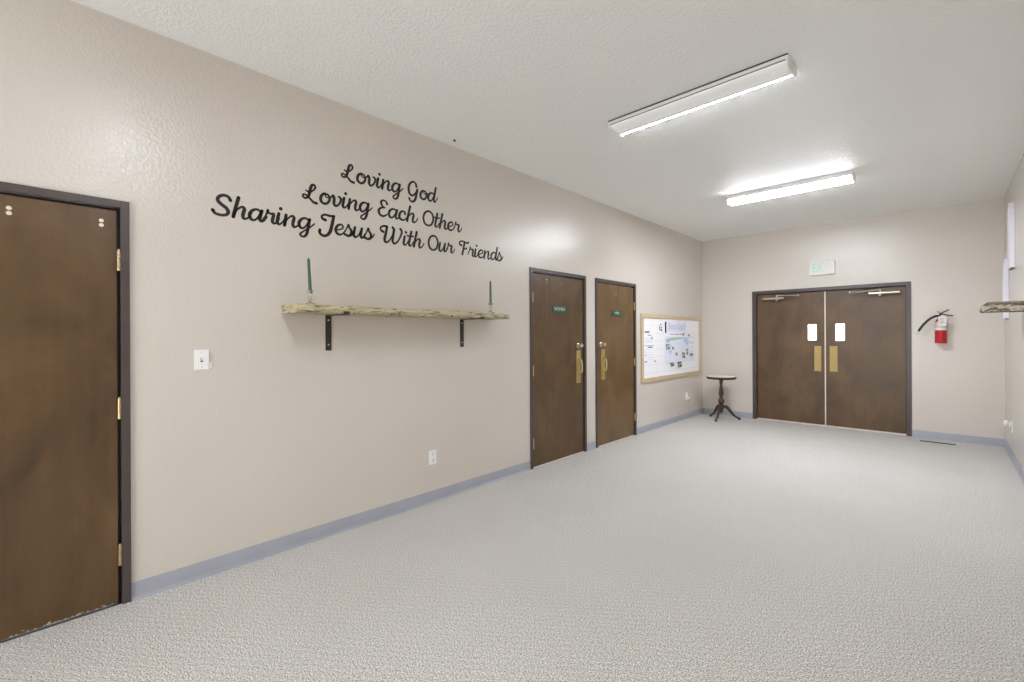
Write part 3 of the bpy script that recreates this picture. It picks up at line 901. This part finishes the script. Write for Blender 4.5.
sheet('paper_notice', .008, .17, .19, .43, 'paper', 'white sheet at the left edge of the board, upper of two', 'paper',
      [('ink', [(.08, .18, .45, .30), (.30, .42, .62, .47), (.6, .56, .72, .66)]), ('ink_lilac', lines(4, .1, .9, .66, .9, .03))])
sheet('paper_notice', .008, .455, .19, .74, 'paper', 'white sheet at the left edge of the board, lower of two', 'paper',
      [('ink', [(.02, .0, .85, .025), (.30, .08, .72, .15), (.1, .56, .2, .60), (.05, .93, .25, .99), (.85, .93, 1.0, .99)]), ('ink_lilac', lines(5, .1, .9, .25, .85, .02))])
sheet('paper_notice', .225, .05, .31, .25, 'paper', 'small white note with a dark scribble beside the black pen', 'paper',
      [('ink', [(.35, .2, .7, .28), (.25, .36, .4, .75), (.45, .45, .85, .52), (.5, .62, .8, .82)])])
sheet('title_banner', .385, .04, .74, .235, 'paper_lilac', 'pale lilac title banner at the top centre of the board', 'banner',
      [('ink_lilac', [(.06, .15, .14, .8), (.17, .3, .30, .75), (.33, .3, .45, .75), (.49, .2, .56, .8), (.60, .15, .66, .8), (.69, .3, .80, .8), (.84, .15, .93, .8)])])
sheet('paper_notice', .42, .245, .70, .30, 'paper', 'narrow strip with purple writing under the lilac banner', 'paper',
      [('ink_purple', [(.05, .35, .28, .6), (.32, .35, .62, .6), (.66, .35, .80, .6), (.84, .1, .98, .9)])], pin=False)
# world map poster
y0, z1 = bp(.345, .315); y1, z0 = bp(.90, .80)
layer[0] += 0.0006
mp = empty('map_poster', (layer[0], (y0 + y1) / 2, (z0 + z1) / 2), 'large pale blue world map poster in the middle of the board', 'poster')
a, b_ = (y1 - y0) / 2, (z1 - z0) / 2
MB().box(0, .0006, -a, a, -b_, b_).build('sheet', 'paper_blue', mp)
def blob(cx, cz, rx, rz, seed, k=18):
    r_ = random.Random(seed)
    return [(-a + 2 * a * cx + 2 * a * rx * (1 + r_.uniform(-.3, .3)) * math.cos(2 * math.pi * i / k), b_ - 2 * b_ * cz + 2 * b_ * rz * (1 + r_.uniform(-.3, .3)) * math.sin(2 * math.pi * i / k)) for i in range(k)]
g = MB()
for cfg in ((.09, .14, .07, .08, 1), (.24, .09, .11, .06, 2), (.42, .06, .12, .035, 3), (.13, .35, .04, .12, 4), (.56, .04, .06, .02, 8)):
    g.prism(blob(*cfg), 0, .0007, .0012)
tag(g.build('green_land', 'map_green', mp), 'green printed land')
g = MB()
for cfg in ((.66, .12, .08, .09, 5), (.72, .25, .05, .08, 6)):
    g.prism(blob(*cfg), 0, .0007, .0012)
tag(g.build('blue_land', 'map_blue', mp), 'deeper blue printed land')
MB().prism(blob(.16, .55, .05, .1, 7), 0, .0007, .0012).build('blue_land', 'map_blue', mp)
layer[0] += 0.0016
PH = [  # u0, v0, u1, v1, material, where
    (.345, .43, .42, .56, 'photo', 'grey photo card at the left edge of the map poster'),
    (.455, .49, .495, .555, 'photo_dark', 'tiny dark photo card just below the green part of the map'),
    (.515, .60, .56, .67, 'photo_dark', 'tiny dark photo card in the lower middle of the map'),
    (.64, .60, .705, .735, 'photo_dark', 'dark photo card low on the map beside a grey one'),
    (.72, .53, .765, .68, 'photo', 'grey upright photo card low on the right of the map'),
    (.79, .635, .865, .70, 'photo_dark', 'small dark wide photo card at the lower right of the map'),
    (.42, .775, .495, .86, 'photo_dark', 'dark photo card under the map, left of the pair'),
    (.55, .765, .64, .90, 'photo_dark', 'dark photo card under the map, right of the pair'),
    (.75, .265, .80, .315, 'photo', 'tiny grey photo card above the right half of the map'),
]
for u0, v0, u1, v1, mt, lab in PH:
    e = sheet('photo_card', u0, v0, u1, v1, 'paper', lab, 'photo card',
              [(mt, [(.08, .08, .45, .5), (.5, .12, .9, .38), (.14, .55, .38, .92), (.45, .48, .94, .9)])], 'photo cards around the map poster', random.uniform(-.08, .08), pin=False)
sheet('paper_notice', .78, .34, .90, .58, 'paper', 'small white note with faint lilac dots right of the map', 'paper',
      [('ink_purple', [(.15, .3, .28, .42), (.6, .38, .72, .5), (.3, .7, .4, .8)])])
pen = empty('marker_pen', (0.022, *bp(.348, .145)), 'black marker pen hanging upright beside the lilac banner', 'pen')
MB().lathe([(.004, -.085), (.009, -.083), (.010, .03), (.009, .040)], seg=14).build('barrel', 'rubber', pen, smooth=True)
MB().lathe([(.0105, .0402), (.0105, .078), (.006, .084)], seg=14).build('cap', 'black_metal', pen, smooth=True)

# ------------------------------------------------------------------ pedestal table in the corner
tb = empty('pedestal_table', (0.452, 7.690, 0.0), 'small round pedestal table with a pale top and dark turned legs in the corner', 'table')
MB().lathe([(.10, .655), (.200, .657), (.218, .662), (.226, .676), (.226, .690), (.218, .698)], seg=48).build('table_edge', 'dark_wood', tb, smooth=True)
MB().lathe([(.219, .6982), (.221, .706), (.216, .711), (.05, .712)], seg=48).build('tabletop', 'marble', tb, smooth=True)
MB().lathe([(.012, .105), (.026, .112), (.030, .125), (.020, .140), (.034, .150), (.036, .232), (.022, .240), (.034, .256), (.046, .275), (.050, .300), (.040, .330), (.022, .345),
            (.032, .355), (.032, .368), (.024, .380), (.036, .400), (.038, .430), (.030, .480), (.021, .540), (.020, .580), (.030, .592), (.030, .602), (.022, .612), (.030, .630), (.055, .648), (.058, .6545)], seg=28).build('pedestal', 'dark_wood', tb, smooth=True)
for ang in (146, 272, 30):
    a = math.radians(ang)
    ca, sa = math.cos(a), math.sin(a)
    prof = [(.030, .205, .024), (.060, .212, .024), (.100, .185, .022), (.140, .130, .019), (.180, .080, .015), (.220, .048, .013), (.258, .028, .013), (.276, .018, .017)]
    sp = spline(prof, 5)
    MB().tube([(ca * p_[0], sa * p_[0], p_[1]) for p_ in sp], [p_[2] * 1.2 for p_ in sp], 12, 0.8).lathe([(.008, .0005), (.019, .002), (.021, .012), (.014, .022), (.004, .026)], (ca * .270, sa * .270, 0), 2, 16).build('leg', 'dark_wood', tb, smooth=True)

# ------------------------------------------------------------------ fire extinguisher
fe = empty('fire_extinguisher', (3.053, L - 0.0755, 1.250), 'red fire extinguisher with a black hose hanging on the back wall', 'fire extinguisher')
MB().lathe([(.030, 0), (.052, .002), (.0575, .010), (.0575, .262), (.054, .286), (.042, .308), (.024, .322), (.019, .330), (.019, .340)], seg=36).build('cylinder', 'red', fe, smooth=True)
MB().lathe([(.0583, .170), (.0583, .205)], seg=36).build('white_band', 'label', fe, smooth=True)
# paper label wrapped round the front of the shoulder, and inspection tag
MB().lathe([(.0583, .207), (.0583, .258), (.0555, .279)], seg=36).build('instruction_label', 'plain' if False else 'register', fe, smooth=True)
tg = MB().box(-.038, .040, -.0660, -.0648, .225, .345).build('inspection_tag', 'label', fe, bevel=.0004)
tg.rotation_euler = (0, 0.05, 0)
tk = MB()
for i, (p0, p1) in enumerate(((-.026, .024), (-.026, .010), (-.026, .020), (-.02, .026), (-.026, .004))):
    tk.box(p0, p1, -.0666, -.0661, .318 - i * .017, .322 - i * .017)
tk.build('print', 'ink', tg)
MB().lathe([(.020, .3405), (.020, .362), (.013, .366), (.013, .385), (.005, .388)], seg=20).build('valve', 'black_metal', fe, smooth=True)
MB().tube(spline([(-.012, 0, .372), (.02, -.004, .376), (.06, -.008, .362), (.115, -.010, .352)], 5), .007, 8, 1.6).build('carry_handle', 'rubber', fe, smooth=True)
MB().tube(spline([(-.010, 0, .378), (.012, -.003, .392), (.045, -.006, .412), (.080, -.008, .432)], 5), .006, 8, 1.6).build('squeeze_lever', 'rubber', fe, smooth=True)
MB().tube([(-.03, -.012, .415), (-.018, -.008, .400), (-.004, -.004, .386)], .005, 8).build('safety_pin', 'red', fe, smooth=True)
MB().lathe([(.012, -.020), (.014, -.024), (.014, -.030), (.003, -.032)], (0.012, 0, .350), 1, 18).build('pressure_gauge', 'label', fe, smooth=True)
hp = spline([(-.018, -.004, .352), (-.055, -.020, .350), (-.105, -.030, .316), (-.155, -.030, .258), (-.190, -.026, .205), (-.213, -.022, .160)], 7)
MB().tube(hp, .0135, 12).build('hose', 'rubber', fe, smooth=True)
MB().tube([(-.2135, -.022, .159), (-.225, -.020, .138), (-.236, -.018, .118)], [.012, .010, .014], 12).build('nozzle', 'label', fe, smooth=True)
MB().box(-.02, .02, .062, .0748, .10, .36).box(-.058, .058, .058, .064, .215, .235).build('wall_bracket', 'black_metal', fe, bevel=.001)

# ------------------------------------------------------------------ right wall pieces
wb = empty('wall_plaque', (W - .0006, 7.09, 2.06), 'tall white board with a pointed arch top high on the right wall', 'wall decoration')
arch = [(-.11, 0), (.11, 0), (.11, .50), (.095, .575), (.06, .64), (0, .695), (-.06, .64), (-.095, .575), (-.11, .50)]
MB().prism(arch, 0, -.036, 0).build('board', 'white_paint', wb, bevel=.003)
MB().lathe([(.010, -.037), (.006, -.042), (.001, -.044)], (0, 0, .54), 0, 14).build('hanging_screw', 'nickel', wb, smooth=True)
MB().box(-.030, -.004, -.10, .10, -.012, -.0005).build('underside_shade', 'frame', wb)  # dark strip standing in for the shadow under the board
wl = empty('wall_batten', (W - .0006, 7.64, 1.545), 'narrow white upright board on the right wall behind the driftwood shelf', 'wall decoration')
MB().prism([(-.047, 0), (0, 0), (0, .685), (-.028, .685), (-.040, .60)], 1, -.05, .05).build('board', 'white_paint', wl, bevel=.003)
MB().box(-.030, -.004, -.04, .04, -.010, -.0005).build('underside_shade', 'frame', wl)  # shade along the lower edge, painted as a dark strip

# ------------------------------------------------------------------ floor register
fr = empty('floor_register', (3.020, 7.900, 0.0006), 'slim metal floor register in the carpet below the fire extinguisher', 'floor register')
MB().box(-.20, .20, -.075, .075, 0, .004).build('register_plate', 'register', fr, bevel=.0015)
MB().box(-.165, .165, -.100, -.078, 0.0, .010).build('damper_slot', 'ivory_slot', fr, bevel=.001)
s = MB()
for i in range(15):
    x = -.175 + i * .025
    s.box(x - .004, x + .004, -.055, .055, .0041, .0047)
s.build('louvre', 'vinyl', fr)
